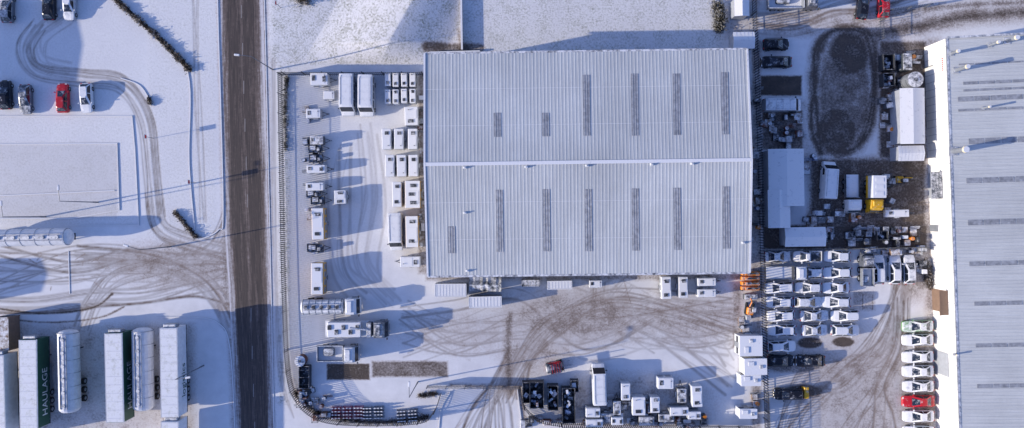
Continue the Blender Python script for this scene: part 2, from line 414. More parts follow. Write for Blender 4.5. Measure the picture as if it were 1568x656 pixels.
def track(pts,val=.6,gap=16,w=2.4,n=1,jit=5,ch='G'):
    for _ in range(n):
        ox,oy=random.uniform(-jit,jit),random.uniform(-jit,jit)
        q=[(x+ox+random.uniform(-jit,jit)*.4,y+oy+random.uniform(-jit,jit)*.4) for x,y in pts]; q=spline(q)
        for s in(-1,1):
            o=[]
            for i in range(len(q)):
                a=q[max(0,i-1)];b=q[min(len(q)-1,i+1)]; dx,dy=b[0]-a[0],b[1]-a[1]; l=math.hypot(dx,dy)+1e-6
                o.append((q[i][0]-dy/l*gap/2*s,q[i][1]+dx/l*gap/2*s))
            v=val*random.uniform(.45,1.15); ww=w*random.choice([.8,1,1,1.8])
            for a,b in zip(o[:-1],o[1:]): seg(ch,a,b,ww,v,2)
def rect(ch,x0,y0,x1,y1,val,soft=4):
    m=masks[ch]; d=np.minimum(np.minimum(PX-x0,x1-PX),np.minimum(PY-y0,y1-PY))
    m[:]=np.maximum(m,val*np.clip(d/soft+.5,0,1))
def ell(ch,cx,cy,rx,ry,val,soft=.25):
    d=np.hypot((PX-cx)/rx,(PY-cy)/ry); masks[ch][:]=np.maximum(masks[ch],val*np.clip((1-d)/soft+.5,0,1))
# grass under thin snow
rect('B',415,-400,706,100,1.0,8); rect('B',700,-400,1108,100,.78,8); rect('B',440,108,640,400,.16,8)
rect('B',426,100,445,620,.9,6); rect('B',436,-100,480,620,.3,8); rect('B',225,-100,332,360,.34,10)
rect('B',-300,178,205,345,.30,5); rect('B',0,0,225,178,.22,20)
rect('G',-300,222,180,335,.20,4)  # shade over the left slab, painted in as an even darker tone
# left lot and junction
track([(60,40),(40,75),(60,110),(130,120),(190,130),(225,180),(235,260),(240,330)],.85,n=5,jit=6)
track([(100,30),(60,60),(65,100),(110,112)],.6,n=4,jit=9)
track([(235,300),(245,350),(290,372),(345,385)],.9,n=5)
for k in range(10): track([(350,395+random.uniform(-10,25)),(280,random.uniform(375,430)),(200,random.uniform(385,430)),(110,random.uniform(385,440)),(-20,random.uniform(380,450))],.85,n=1)
for k in range(6): track([(352,400+k*14),(300,430+random.uniform(-6,10)),(220,452),(150,456),(60,468),(-20,466)],1,jit=6)
track([(352,500),(335,460),(300,425),(230,400),(120,388)],.95,n=5,jit=8)
track([(350,330),(325,375),(280,400),(180,420),(140,455),(120,500)],.85,n=5,jit=9)
ell('R',270,405,110,40,.50,.9)
stroke('R',[(-20,470),(60,480),(140,472),(172,450)],4,1,3); stroke('R',[(-20,484),(70,494),(150,487),(190,470)],3,.85,3)
rect('R',0,495,300,670,.45,14)
stroke('R',[(345,365),(347,465)],18,.85,34)
for k in range(34):
    x,y=random.uniform(10,300),random.uniform(372,450); stroke('R',[(x,y),(x+random.uniform(-16,16),y+random.uniform(-10,10))],1.5,.8,2)
# verges
stroke('R',[(336,-50),(341,200),(345,360)],8,.7,12); stroke('R',[(403,-50),(411,300),(416,700)],9,.75,12); stroke('R',[(352,480),(360,700)],8,.65,12)
for k in range(5): stroke('G',[(300+random.uniform(-8,8),-20),(306+random.uniform(-8,8),150),(312+random.uniform(-6,6),340)],1.6,.6,2)
for k in range(4): stroke('G',[(419+random.uniform(-3,3),90),(421+random.uniform(-3,3),350),(428+random.uniform(-3,3),560),(450,640)],1.6,.6,2)
# centre yard
for k in range(12): track([(785+random.uniform(-15,15),610),(800,560+random.uniform(-10,10)),(850,500+random.uniform(-15,10)),(950,470+random.uniform(-25,30)),(1125,455+random.uniform(-20,60))],.95)
for k in range(10): track([(620,random.uniform(470,560)),(700,random.uniform(470,540)),(800,random.uniform(450,530)),(900,random.uniform(440,540)),(1000,random.uniform(460,540))],.75)
for k in range(10): track([(random.uniform(850,1000),430),(random.uniform(880,1040),470),(random.uniform(950,1100),520),(1120,random.uniform(500,600))],.8)
track([(950,430),(960,470),(975,500)],1.0,gap=14,ch='R') 
ell('R',880,485,120,46,.58,.9); ell('R',1060,485,90,45,.48,.9); ell('R',700,510,90,35,.40,.9); ell('R',820,540,60,40,.50,.9)
ell('G',900,480,200,60,.25,.9)
rect('R',500,557,566,582,1.0,3); rect('R',569,553,686,578,.80,5)
stroke('R',[(782,480),(778,520),(780,600)],14,.9,18); stroke('R',[(700,655),(740,610),(770,600)],4,.5,6)
for k in range(20): stroke('R',[(690+random.uniform(-8,8),530-k),(720,520+random.uniform(-40,40))],1.4,.5,2)
track([(560,460),(520,420),(515,330),(518,240)],.5,n=4,jit=14)
track([(560,200),(570,300),(560,400),(600,460)],.4,n=4,jit=14)
for k in range(12): track([(690+k*8,690),(725+k*4,630),(765,590),(790,540)],.9,gap=14)
rect('R',652,418,1150,430,.62,7); rect('R',640,110,656,420,.65,6)
stroke('R',[(655,73),(735,74)],16,.85,6); stroke('R',[(705,82),(702,45)],6,.6,5)
rect('R',1118,430,1138,530,.62,14)
stroke('R',[(690,590),(790,592)],6,.7,6)
stroke('R',[(795,592),(806,656)],8,.7,6); stroke('R',[(440,570),(470,625),(520,640)],12,.5,12)
ell('R',960,620,130,50,.50,.6)
# dirt loop and dark bands, east yard
for k in range(5):
    j=lambda:random.uniform(-7,7)
    stroke('R',[(1262+j(),235),(1248+j(),190),(1248+j(),120),(1256+j(),70),(1280,48+j()),(1315,47+j()),(1335+j(),62),(1338+j(),120),(1330+j(),190),(1310+j(),226),(1280,236+j()),(1256+j(),205)],15,random.uniform(.8,1.05),14)
ell('R',1294,140,46,94,.80,.5); ell('R',1300,82,36,42,1.0,.6); ell('R',1280,200,38,44,.95,.6)
for k in range(5): stroke('G',[(1262+k*15,60),(1258+k*16,140),(1262+k*14,220)],6,.6,8)
stroke('R',[(1335,55),(1400,42),(1480,26),(1580,18)],26,.92,24); stroke('R',[(1350,25),(1450,10),(1580,4)],14,.8,16)  # dark bands running towards the top right corner
track([(1165,40),(1220,38),(1280,22),(1340,15),(1420,-10)],.95,n=7,jit=12); rect('R',1165,14,1420,58,.52,14)
rect('R',1164,116,1228,147,1.1,5); rect('R',1166,168,1230,230,.85,6); rect('R',1222,150,1262,250,.45,12)
rect('R',1345,62,1420,245,.95,10); rect('R',1238,240,1420,375,.92,14); rect('R',1168,345,1420,382,1.0,5)
ell('R',1400,380,40,80,.65,.4)
ell('R',1240,525,21,9,1,.4); ell('R',1291,524,18,8,1,.4); ell('R',1215,558,60,14,.7,.5); ell('R',1230,600,34,12,.85,.5)
rect('R',1170,385,1305,545,.38,6)
for k in range(14): track([(1180+random.uniform(0,40),680),(1230,random.uniform(560,640)),(1300,random.uniform(540,600)),(1360,random.uniform(480,560)),(1385,random.uniform(380,450))],.95)
for k in range(8): track([(1260+k*16,690),(1300+k*9,640),(1350,590),(1375,530),(1380,460)],1)
ell('R',1320,600,110,90,.52,.8); rect('R',1398,500,1432,680,.7,6); rect('R',1305,445,1340,476,.55,6)
for k in range(5): stroke('R',[(1316+k*5,452),(1316+k*5,474)],1.5,.9,2)
ell('G',1320,600,130,90,.3,.7)
rect('R',1415,55,1442,660,.6,12)
rect('R',1110,-100,1165,60,.5,8); rect('R',1150,60,1166,660,.62,6)

nx,ny=len(gx),len(gy)
xc=590+(85-PY)*.57
hgt=np.where(PX<xc,np.clip(1-(xc-PX)/120,0,1),np.clip(1-(PX-xc)/88,0,1))  # field mound shaped so its east slope turns from the sun and darkens
fade=np.clip((98-PY)/30,0,1)*np.clip((PY+900)/400,0,1)
hgt=hgt*hgt*(3-2*hgt)*.35+hgt*.65
vs=np.zeros((ny*nx,3),np.float32); vs[:,0]=GX.ravel(); vs[:,1]=GY.ravel(); vs[:,2]=(2.1*hgt*fade).ravel()
I=np.arange(ny*nx).reshape(ny,nx)
fa=np.stack([I[:-1,:-1],I[:-1,1:],I[1:,1:],I[1:,:-1]],-1).reshape(-1,4)
me=bpy.data.meshes.new('ground'); me.vertices.add(len(vs)); me.vertices.foreach_set('co',vs.ravel())
me.loops.add(fa.size); me.loops.foreach_set('vertex_index',fa.ravel().astype(np.int32))
me.polygons.add(len(fa)); me.polygons.foreach_set('loop_start',(np.arange(len(fa))*4).astype(np.int32))
me.update(calc_edges=True)
ca=me.color_attributes.new('wear_and_shade','FLOAT_COLOR','POINT')
cc=np.ones((ny*nx,4),np.float32)
for i,c in enumerate('RGB'): cc[:,i]=masks[c].ravel()
ca.data.foreach_set('color',cc.ravel())
m=bpy.data.materials.new('snowy_ground'); m.use_nodes=True; nt=m.node_tree; b=nt.nodes['Principled BSDF']
g=N(nt,'ShaderNodeNewGeometry'); pos=g.outputs['Position']
at=N(nt,'ShaderNodeAttribute',attribute_name='wear_and_shade'); sp=N(nt,'ShaderNodeSeparateColor'); nt.links.new(at.outputs['Color'],sp.inputs[0])
nf=noise(nt,pos,3.2,7,.75); nm=noise(nt,pos,.5,5,.65); nl=noise(nt,pos,.06,3); nh=noise(nt,pos,9,4,.8)
snow=mixc(nt,mrange(nt,nl,.3,.7),(.82,.80,.80),(.91,.89,.87))
snow=mixc(nt,1,snow,mrange(nt,nm,.3,.7,.91,1.05),'MULTIPLY')
snow=mixc(nt,mrange(nt,nh,.66,.76,0,.35),snow,(.30,.27,.25))
gf=math_(nt,'MULTIPLY',sp.outputs[2],mrange(nt,math_(nt,'ADD',nf,math_(nt,'MULTIPLY',nm,.5)),.70,.98),True)
c=mixc(nt,gf,snow,(.20,.20,.12))
tf=math_(nt,'MULTIPLY',sp.outputs[1],mrange(nt,nm,.25,.65,.45,1.0),True)
c=mixc(nt,tf,c,(.17,.125,.10))
nmix=math_(nt,'SUBTRACT',math_(nt,'ADD',math_(nt,'MULTIPLY',nf,.55),math_(nt,'MULTIPLY',nm,.45)),.5)
ds=math_(nt,'ADD',sp.outputs[0],math_(nt,'MULTIPLY',nmix,2.0))
has=mrange(nt,sp.outputs[0],.02,.2)
slush=math_(nt,'MULTIPLY',mrange(nt,ds,.1,.75,0,.78),has,True)
c=mixc(nt,slush,c,(.40,.32,.27))
df=math_(nt,'MULTIPLY',mrange(nt,ds,.5,.98),has,True)
dirt=mixc(nt,mrange(nt,math_(nt,'ADD',math_(nt,'MULTIPLY',nh,.5),math_(nt,'MULTIPLY',nm,.5)),.38,.65),(.040,.031,.027),(.15,.112,.088))
c=mixc(nt,df,c,dirt)
nt.links.new(c,b.inputs['Base Color']); b.inputs['Roughness'].default_value=.85
bp=N(nt,'ShaderNodeBump'); bp.inputs['Strength'].default_value=.45; bp.inputs['Distance'].default_value=.05
hh=math_(nt,'ADD',math_(nt,'MULTIPLY',nf,math_(nt,'ADD',math_(nt,'MULTIPLY',sp.outputs[2],2.4),.4)),math_(nt,'MULTIPLY',sp.outputs[1],-.6))
nt.links.new(hh,bp.inputs['Height']); nt.links.new(bp.outputs[0],b.inputs['Normal'])
MATS['snowy_ground']=m; me.materials.append(m); obj('ground',me)

# ---------------------------------------------------------------- road
m=bpy.data.materials.new('slushy_asphalt'); m.use_nodes=True; nt=m.node_tree; b=nt.nodes['Principled BSDF']
uv=N(nt,'ShaderNodeAttribute',attribute_name='across'); g=N(nt,'ShaderNodeNewGeometry'); pos=g.outputs['Position']
su=N(nt,'ShaderNodeSeparateColor'); nt.links.new(uv.outputs['Color'],su.inputs[0]); u=su.outputs[0]
cmb=N(nt,'ShaderNodeCombineXYZ'); nt.links.new(u,cmb.inputs[0]); nt.links.new(su.outputs[1],cmb.inputs[1])
s1=noise(nt,mapping(nt,cmb.outputs[0],(13,5,1)),1,5,.7); s2=noise(nt,mapping(nt,cmb.outputs[0],(48,22,1)),1,5,.75); s3=noise(nt,pos,1.6,7,.8)
edge=math_(nt,'ABSOLUTE',math_(nt,'SUBTRACT',u,.5)); ef=mrange(nt,edge,.27,.5,-.03,.58)
mid=mrange(nt,edge,.0,.09,.16,0)
wsum=math_(nt,'ADD',math_(nt,'ADD',math_(nt,'MULTIPLY',s1,1.1),math_(nt,'MULTIPLY',s2,.6)),math_(nt,'MULTIPLY',s3,.6))
wt=math_(nt,'ADD',math_(nt,'ADD',math_(nt,'SUBTRACT',wsum,.60),ef),mid)
asp=mixc(nt,mrange(nt,s2,.3,.7),(.030,.024,.022),(.12,.086,.07))
c=mixc(nt,mrange(nt,wt,.56,.82,0,.75),asp,(.24,.18,.15)); c=mixc(nt,mrange(nt,wt,.80,1.12),c,(.74,.70,.69))
nt.links.new(c,b.inputs['Base Color']); b.inputs['Roughness'].default_value=.6
MATS['slushy_asphalt']=m
def ribbon(name,left,right,z,matn,n=60):
    vs=[];fs=[];col=[]
    L=spline(left,n);R=spline(right,n); k=min(len(L),len(R)); A=12
    for j in range(k):
        for i in range(A+1):
            t=i/A; x=L[j][0]*(1-t)+R[j][0]*t; y=L[j][1]*(1-t)+R[j][1]*t
            X,Y=P(x,y,0); vs.append((X,Y,z)); col+= [t,-Y*.01+.5,0,1]
    for j in range(k-1):
        for i in range(A): a=j*(A+1)+i; fs.append((a,a+1,a+A+2,a+A+1))
    me=bpy.data.meshes.new(name); me.from_pydata(vs,[],fs); me.materials.append(MATS[matn])
    at=me.color_attributes.new('across','FLOAT_COLOR','POINT'); at.data.foreach_set('color',col); me.update()
    return obj(name,me)
ribbon('road',[(318,-700),(334,0),(344,340),(352,470),(362,720),(372,1400)],[(385,-700),(403,0),(411,340),(416,470),(420,720),(428,1400)],.006,'slushy_asphalt')
mat('worn_road_paint',(.34,.31,.29),.7)
b=MB()
for k in range(14):
    py=-40+k*58; cx=369+py*.032
    if 330<py<480: continue
    X,Y=P(cx,py); b.add([(X-.05,Y-1,.011),(X+.05,Y-1,.011),(X+.05,Y+1,.011),(X-.05,Y+1,.011)],[(0,1,2,3)],'worn_road_paint')
obj('road_centre_line',b.mesh('road_centre_line'))
def kerb(name,pts,w=.14,h=.10,m='concrete_snowy',sm=True):
    q=spline(pts,8) if sm else pts; b=MB(); W=[P(*p) for p in q]
    L=[];R=[]
    for i in range(len(W)):
        a=W[max(0,i-1)];c=W[min(len(W)-1,i+1)];dx,dy=c[0]-a[0],c[1]-a[1];l=math.hypot(dx,dy)+1e-9;nx_,ny_=-dy/l*w/2,dx/l*w/2
        L.append((W[i][0]+nx_,W[i][1]+ny_));R.append((W[i][0]-nx_,W[i][1]-ny_))
    rings=[[(l[0],l[1],-.05),(l[0],l[1],h),(r[0],r[1],h),(r[0],r[1],-.05)] for l,r in zip(L,R)]
    b.loft(rings,m); return obj(name,b.mesh(name))
kerb('kerb',[(320,-600),(333,-20),(338,150),(342,330),(335,352),(315,364),(300,366)])
kerb('kerb',[(240,486),(300,486),(335,495),(352,530),(360,660),(366,900)])
kerb('kerb',[(388,-600),(405,0),(413,340),(420,660),(424,900)],.12,.06)
kerb('kerb',[(165,-20),(240,55),(288,112),(290,250),(300,366)])
kerb('kerb',[(185,120),(215,132),(233,160),(236,160)])
kerb('kerb',[(-200,178),(203,178),(207,230),(213,345),(100,345)],sm=False)
kerb('kerb',[(-200,222),(180,220),(183,322),(110,335),(-200,335)],sm=False)
kerb('kerb',[(0,300),(176,292)],sm=False)
kerb('kerb',[(105,385),(107,450)],.12,.06,sm=False)
kerb('kerb',[(672,656),(676,625),(690,600)]); kerb('kerb',[(800,656),(795,620),(792,596)])

# ================================================================ FENCES
def fence(name,pts,H=2.4,sp=.3,wd=.13,m='galv',sm=True):
    q=spline(pts,8) if sm else pts; W=[P(*p) for p in q]; b=MB(); acc=0; pacc=99
    for a,c in zip(W[:-1],W[1:]):
        l=math.hypot(c[0]-a[0],c[1]-a[1]); 
        if l<1e-4: continue
        ux,uy=(c[0]-a[0])/l,(c[1]-a[1])/l; rz=math.atan2(uy,ux); t=(-acc)%sp
        while t<l:
            x,y=a[0]+ux*t,a[1]+uy*t; b.box(x,y,.05,wd,.03,H,m,0,rz); t+=sp
            pacc+=sp
            if pacc>2.75: pacc=0; b.box(x+uy*.12,y-ux*.12,0,.1,.12,H-.1,m,0,rz)
        acc=(acc+l)
        for z in(.5,H-.4): b.box((a[0]+c[0])/2+uy*.05,(a[1]+c[1])/2-ux*.05,z,l,.05,.06,m,0,rz)
    return obj(name,b.mesh(name))
mat('fence_steel',(.035,.036,.045),.6,0,0)
fence('palisade_fence',[(648,116),(433,116)],m='fence_steel',sm=False)
fence('palisade_fence',[(433,116),(436,300),(440,470),(446,570),(460,610),(490,636),(540,645),(640,643),(665,628),(676,600)],m='fence_steel')
fence('palisade_fence',[(797,592),(803,620),(825,640),(860,647)],m='fence_steel')
fence('palisade_fence',[(860,648),(1150,652)],m='fence_steel',sm=False)
fence('palisade_fence',[(1148,-60),(1158,200),(1164,420),(1170,640),(1171,700)],m='fence_steel',sp=.4)
fence('mesh_fence',[(1170,384),(1415,378)],1.8,.3,.05,sm=False)
fence('mesh_fence',[(1345,62),(1345,20),(1420,10)],1.8,.4,.06,sm=False)
fence('sliding_gate',[(655,590),(795,592)],1.8,.22,.06,'galv',sm=False)
fence('mesh_fence',[(1172,600),(1176,700)],1.8,.4,.06,sm=False)
kerb('boundary_wall',[(706,-50),(708,78)],.25,.9,'concrete_snowy',False)
kerb('boundary_wall',[(660,82),(735,80)],.25,.6,'concrete_snowy',False)

# ================================================================ WAREHOUSE
def lerp(a,b,t): return tuple(a[i]+(b[i]-a[i])*t for i in range(len(a)))
def ribroof(A,B,C,D,pitch,h,matn,wid=.25):
    L=(Vector(B)-Vector(A)).length; n=int(L/pitch); b=MB(); prof=[]
    for i in range(n):
        t=i/n;s=1/n
        prof+= [(t,0),(t+s*(1-wid)*.9,0),(t+s*(1-wid),h),(t+s*.96,h)]
    prof.append((1,0)); vs=[]
    for t,z in prof:
        p=lerp(A,B,t);q=lerp(D,C,t); vs+=[(p[0],p[1],p[2]+z),(q[0],q[1],q[2]+z)]
    fs=[(2*i,2*i+2,2*i+3,2*i+1) for i in range(len(prof)-1)]
    b.add(vs,fs,matn); return b
wh=bpy.data.objects.new('warehouse',None); scene.collection.objects.link(wh)
ze,zr=7.0,8.8
NW,NE,SW,SE=[(*P(a,c,ze),ze) for a,c in((650,82),(1144,75),(655,424),(1148,418))]
RW,RE=[(*P(a,c,zr),zr) for a,c in((650,252),(1151,245))]
def child(b,n,par): o=obj(n,b.mesh(n)); o.parent=par; return o
b=ribroof(NW,NE,RE,RW,.5,.014,'roof_frosted',.3); child(b,'roof_north',wh)
b=ribroof(SW,SE,RE,RW,.5,.014,'roof_frosted',.3); child(b,'roof_south',wh)
b=MB()
ins=.25
def insv(p,c=((NW[0]+SE[0])/2,(NW[1]+SE[1])/2)):
    return (p[0]-math.copysign(ins,p[0]-c[0]),p[1]-math.copysign(ins,p[1]-c[1]))
q=[insv(NW),insv(NE),insv(SE),insv(SW)]
b.add([(x,y,0) for x,y in q]+[(x,y,ze-.08) for x,y in q],[(0,1,5,4),(1,2,6,5),(2,3,7,6),(3,0,4,7)],'wall_grey')
rw=(RW[0]+ins,RW[1],zr-.1); re_=(RE[0]-ins,RE[1],zr-.1)
b.add([(*q[0],ze-.08),(*q[3],ze-.08),rw,(*q[1],ze-.08),(*q[2],ze-.08),re_],[(0,1,2),(3,4,5)],'wall_grey')
for t in(.2,.5,.8):
    x,y=lerp(q[3],q[2],t)[:2]; b.box(x,y-.03,0,4,.1,4.5,'steel_grey',rz=math.radians(.8))
child(b,'walls',wh)
b=MB()
def bar(b,A,B,w,h,m,dz=0):
    A=Vector(A);B=Vector(B);d=(B-A);l=d.length;d.normalize();s=Vector((-d.y,d.x,0)).normalized()*w/2;u=Vector((0,0,1))
    r=[[tuple(p-s+u*dz),tuple(p+s+u*dz),tuple(p+s+u*(dz+h)),tuple(p-s+u*(dz+h))] for p in(A,B)]
    b.loft(r,m)
bar(b,RW,RE,.5,.06,'panel_white',.02); child(b,'ridge_cap',wh)
b=MB()
for A,B_ in((NW,NE),(SW,SE)): bar(b,A,B_,.28,.18,'steel_snowy',-.15)
for A,B_ in((NW,RW),(SW,RW),(NE,RE),(SE,RE)): bar(b,A,B_,.26,.1,'panel_grey',.0)
child(b,'gutters_and_verges',wh)
b=MB()
for t in(.33,.66):
    for E0,E1 in((NW,NE),(SW,SE)):
        a=lerp(E0,RW,t);c2=lerp(E1,RE,t); bar(b,a,c2,.04,.018,'panel_grey',0.0)
child(b,'sheet_laps',wh)
b=MB()
def roofpt(px,py,south):
    z=8.0
    for _ in range(8):
        x,y=P(px,py,z)
        t=(x-RW[0])/(RE[0]-RW[0]); ry=RW[1]+(RE[1]-RW[1])*t
        e=(SW[1]+(SE[1]-SW[1])*t) if south else (NW[1]+(NE[1]-NW[1])*t)
        z=zr+(ze-zr)*((y-ry)/(e-ry))
    return (x,y,z)
lights=[(762,173,210,0),(836,173,209,0),(898,115,208,0),(972,113,208,0),(1036,113,207,0),(1110,111,206,0),
 (692,347,388,1),(765,291,386,1),(837,290,385,1),(901,290,385,1),(973,289,384,1),(1037,288,383,1),(1112,286,381,1)]
for x,y0,y1,s in lights:
    dx=(y1-y0)*.014
    a,c2,d,e=[roofpt(*p,s) for p in((x-6,y0),(x+5,y0),(x+5+dx,y1),(x-6+dx,y1))]
    up=.03
    sg=ribroof((*a[:2],a[2]+up),(*c2[:2],c2[2]+up),(*d[:2],d[2]+up),(*e[:2],e[2]+up),.26,.015,'rooflight',.4)
    b.add(sg.v,sg.f,'rooflight')
child(b,'rooflights',wh)
b=MB()
for px,py,s in((712,257,1),(806,256,1),(899,254,1),(998,252,1),(1060,251,1),(712,326,1),(716,415,1),(1138,372,1)):
    x,y,z=roofpt(px,py,s); b.box(x,y,z,.45,.3,.22,'panel_white',.04); b.cyl((x,y,z),(x,y,z+.4),.09,'steel_grey',8)
child(b,'roof_vents',wh)

# ================================================================ EAST BUILDING
eb=bpy.data.objects.new('industrial_building',None); scene.collection.objects.link(eb)
he=5.8
A=(*P(1450,58,he),he); B_=(*P(1473,730,he),he)
dv=Vector((B_[0]-A[0],B_[1]-A[1])); nrm=Vector((-dv.y,dv.x)).normalized()
wE=36; C=(B_[0]+nrm.x*wE,B_[1]+nrm.y*wE,he+2.6); D=(A[0]+nrm.x*wE,A[1]+nrm.y*wE,he+2.6)
b=ribroof(A,B_,C,D,.5,.025,'roof_frosted_east'); child(b,'roof',eb)
C2=(B_[0]+nrm.x*2*wE,B_[1]+nrm.y*2*wE,he); D2=(A[0]+nrm.x*2*wE,A[1]+nrm.y*2*wE,he)
b=ribroof(D2,C2,C,D,.55,.045,'roof_frosted_east'); child(b,'roof_far_slope',eb)
b=MB(); fx=lambda p,i=.15:(p[0]+nrm.x*i,p[1]+nrm.y*i)
wl=[fx(A),fx(B_),fx(C2,-.2),fx(D2,-.2)]
b.add([(x,y,0) for x,y in wl]+[(x,y,he-.05) for x,y in wl],[(0,1,5,4),(1,2,6,5),(2,3,7,6),(3,0,4,7)],'wall_white')
b.add([(*wl[3],he-.05),(*wl[0],he-.05),(D[0],D[1],he+2.5)],[(0,1,2)],'wall_white'); b.add([(*wl[1],he-.05),(*wl[2],he-.05),(C[0],C[1],he+2.5)],[(0,1,2)],'wall_white')
child(b,'walls',eb)
b=MB(); bar(b,A,B_,.3,.2,'steel_grey',-.14); bar(b,A,D,.3,.14,'steel_grey',.02); child(b,'gutters',eb)
du=dv.normalized(); rzE=math.atan2(du.y,du.x)
def onwall(py,off=0):
    t=(py-58)/(730-58); p=lerp(wl[0],wl[1],t); return p[0]-nrm.x*off,p[1]-nrm.y*off
b=MB()
def wpy(py,z): return 328+(py-328)*((CH-z)/CH)/((CH-he)/CH)
for py,l,h,m in((284,3.8,3.2,'wall_grey'),(463,3.3,3.6,'brown_door'),(100,.12,2.2,'steel_grey'),(350,1.0,2.1,'steel_grey'),(560,3.5,3.4,'wall_grey')):
    x,y=onwall(wpy(py,h),.04); b.box(x,y,0,l,.12,h,m,rz=rzE)
child(b,'doors',eb)
b=MB(); x,y=onwall(wpy(284,3),.9); b.box(x,y,3.3,4.0,1.6,.15,'wall_grey',rz=rzE,top='paint_grey')
x,y=onwall(wpy(463,3),.7); b.box(x,y,3.7,3.6,1.2,.15,'brown_door',rz=rzE); child(b,'door_canopies',eb)
b=MB()
for py in range(70,660,12):
    x,y=onwall(py,.01); b.box(x,y,0,.05,.04,he-.3,'panel_grey',rz=rzE)
child(b,'wall_joints',eb)
b=MB(); x,y=onwall(wpy(98,4.8),.05); b.box(x,y,4.1,2.4,.06,.7,'wall_white',rz=rzE)
for k in range(7):
    xx,yy=onwall(wpy(98,4.8)+(k-3)*3,.09); b.box(xx,yy,4.3,.14,.03,.35,'sign_red',rz=rzE)
child(b,'lettering_sign',eb)
def eroof(u,v,up=.035):
    t=(v-58)/(730-58); p=lerp(A,B_,t); z=he+2.6*u/wE; return (p[0]+nrm.x*u,p[1]+nrm.y*u,z+up)
b=MB()
for py,u0,w_ in((100,1.5,2),(129,2,4),(140,2,3),(153,1.2,6),(170,1.2,3),(218,2.5,7),(278,2,7),(342,2,7),(405,2,6),(466,2.5,5),(530,2.5,5),(592,2.5,5)):
    v=wpy(py,he); hw=w_*.6
    u=u0
    while u<26:
        a,c2,d,e=eroof(u,v-hw),eroof(u,v+hw),eroof(u+2.1,v+hw),eroof(u+2.1,v-hw)
        sg=ribroof(a,c2,d,e,.2,.015,'rooflight',.4); b.add(sg.v,sg.f,'rooflight'); u+=2.25
child(b,'rooflights',eb)
b=MB()
for px,py,h,r in((1463,80,1.6,.22),(1470,106,2.6,.28),(1466,231,2.8,.4),(1520,68,1.8,.2),(1468,545,.6,.12),(1545,62,2.0,.3),(1510,165,1.4,.14)):
    x,y=P(px,py,he+1); z=he+2.6*max(0,(x-A[0]))/wE-.1
    b.cyl((x,y,z),(x,y,z+h),r,'steel_grey',14); b.cyl((x,y,z+h),(x,y,z+h+.25),r*1.3,'paint_cream',14,r*1.1); b.box(x,y,z,r*3,r*3,.2,'steel_grey')
child(b,'flues',eb)

def shed(name,px,py,L,W,H,deg=0,roof='panel_white',pitch=.3):
    b=MB(); b.box(0,0,0,L,W,H,'panel_grey')
    b.add([(-L/2-.15,-W/2-.15,H),(L/2+.15,-W/2-.15,H),(L/2+.15,0,H+pitch),(-L/2-.15,0,H+pitch),(L/2+.15,W/2+.15,H),(-L/2-.15,W/2+.15,H)],[(0,1,2,3),(3,2,4,5),(0,3,5),(1,4,2)],roof)
    b.box(0,-W/2-.02,0,.9,.06,2,'steel_dark'); b.box(L*.3,-W/2-.02,1,.8,.06,.8,'glass_clear')
    n=int(L/.5)
    for i in range(n):
        x=-L/2+(i+.5)*L/n
        b.add([(x-.04,-W/2-.15,H+.03),(x+.04,-W/2-.15,H+.03),(x+.04,0,H+pitch+.03),(x-.04,0,H+pitch+.03),(x+.04,W/2+.15,H+.03),(x-.04,W/2+.15,H+.03)],[(0,1,2,3),(3,2,4,5)],roof)
    x,y=P(px,py,H); return obj(name,b.mesh(name),x,y,0,math.radians(deg+.8))
shed('workshop_shed',1204,272,8.2,5.0,3.0,90,'panel_grey'); shed('workshop_shed',1193,320,5.4,3.0,3.0,90,'panel_grey')
shed('storage_shed',1233,363,5.8,2.6,2.6,0,'panel_grey')
shed('site_office',1397,178,8.0,3.4,3.0,90,'panel_grey'); shed('storage_shed',1395,235,3.6,2.0,2.5,0,'panel_grey')
shed('substation_kiosk',1136,10,2.6,1.9,2.6,90,'panel_grey'); shed('substation_kiosk',1139,62,2.9,2.2,2.6,0,'panel_grey')
shed('offframe_shade_building',-370,110,23,12,8,0); shed('offframe_shade_building',-390,490,16,5,8,0)  # unseen buildings added beyond the left edge to cast shade on the lot

# ================================================================ VEHICLES
def Cr(px,py,deg,paint='paint_white',L=4.3,kind='hatch',H=1.45,name='parked_car',jit=1.5):
    return place(name,('car',paint,L,kind,H),lambda:car(L,1.78,H,paint,kind),px,py,deg,.8,jit)
def V(px,py,deg,L=5.6,paint='paint_white',W=2.0,H=2.3,flat=.27,win=False,name='parked_van'):
    return place(name,('van',paint,L,W,H,flat,win),lambda:van(L,W,H,paint,flat,win),px,py,deg,1.3,1)
for x,y,d,p in((10,12,90,'paint_grey'),(74,8,90,'paint_black'),(105,8,-90,'paint_silver'),(7,145,90,'paint_black'),(38,152,-90,'paint_grey'),(95,150,90,'paint_red'),(131,150,-90,'paint_white')): Cr(x,y,d,p,4.5)
Cr(1189,68,0,'paint_black',4.0); Cr(1189,95,180,'paint_black',4.7,'saloon')
V(1199,161,0,5.8,'paint_silver',2.0,2.1)
V(532,146,-90,6.2,'paint_white',2.2,2.5,.3,True,'minibus'); V(561,147,-90,6.1,'paint_white',2.3,2.5,.3,True,'minibus')
V(606,355,-90,5.7,'paint_white',2.1,2.4); V(917,588,90,6.1,'paint_white',2.05,2.5)
V(1270,276,86,5.7,'paint_white',2.1,2.3)
rows=[(393,(1192,'h'),(1237,'p'),(1281,'h')),(418,(1240,'h'),(1282,'h')),(441,(1194,'h'),(1237,'h'),(1282,'h')),(463,(1193,'h'),(1236,'h'),(1281,'h')),
 (484,(1197,'h'),(1247,'h'),(1294,'h')),(506,(1198,'h'),(1247,'h'),(1295,'h')),(531,(1198,'h'))]
MATS_white=['paint_white','paint_silver','paint_white','paint_white','paint_silver','paint_white']
kk=0
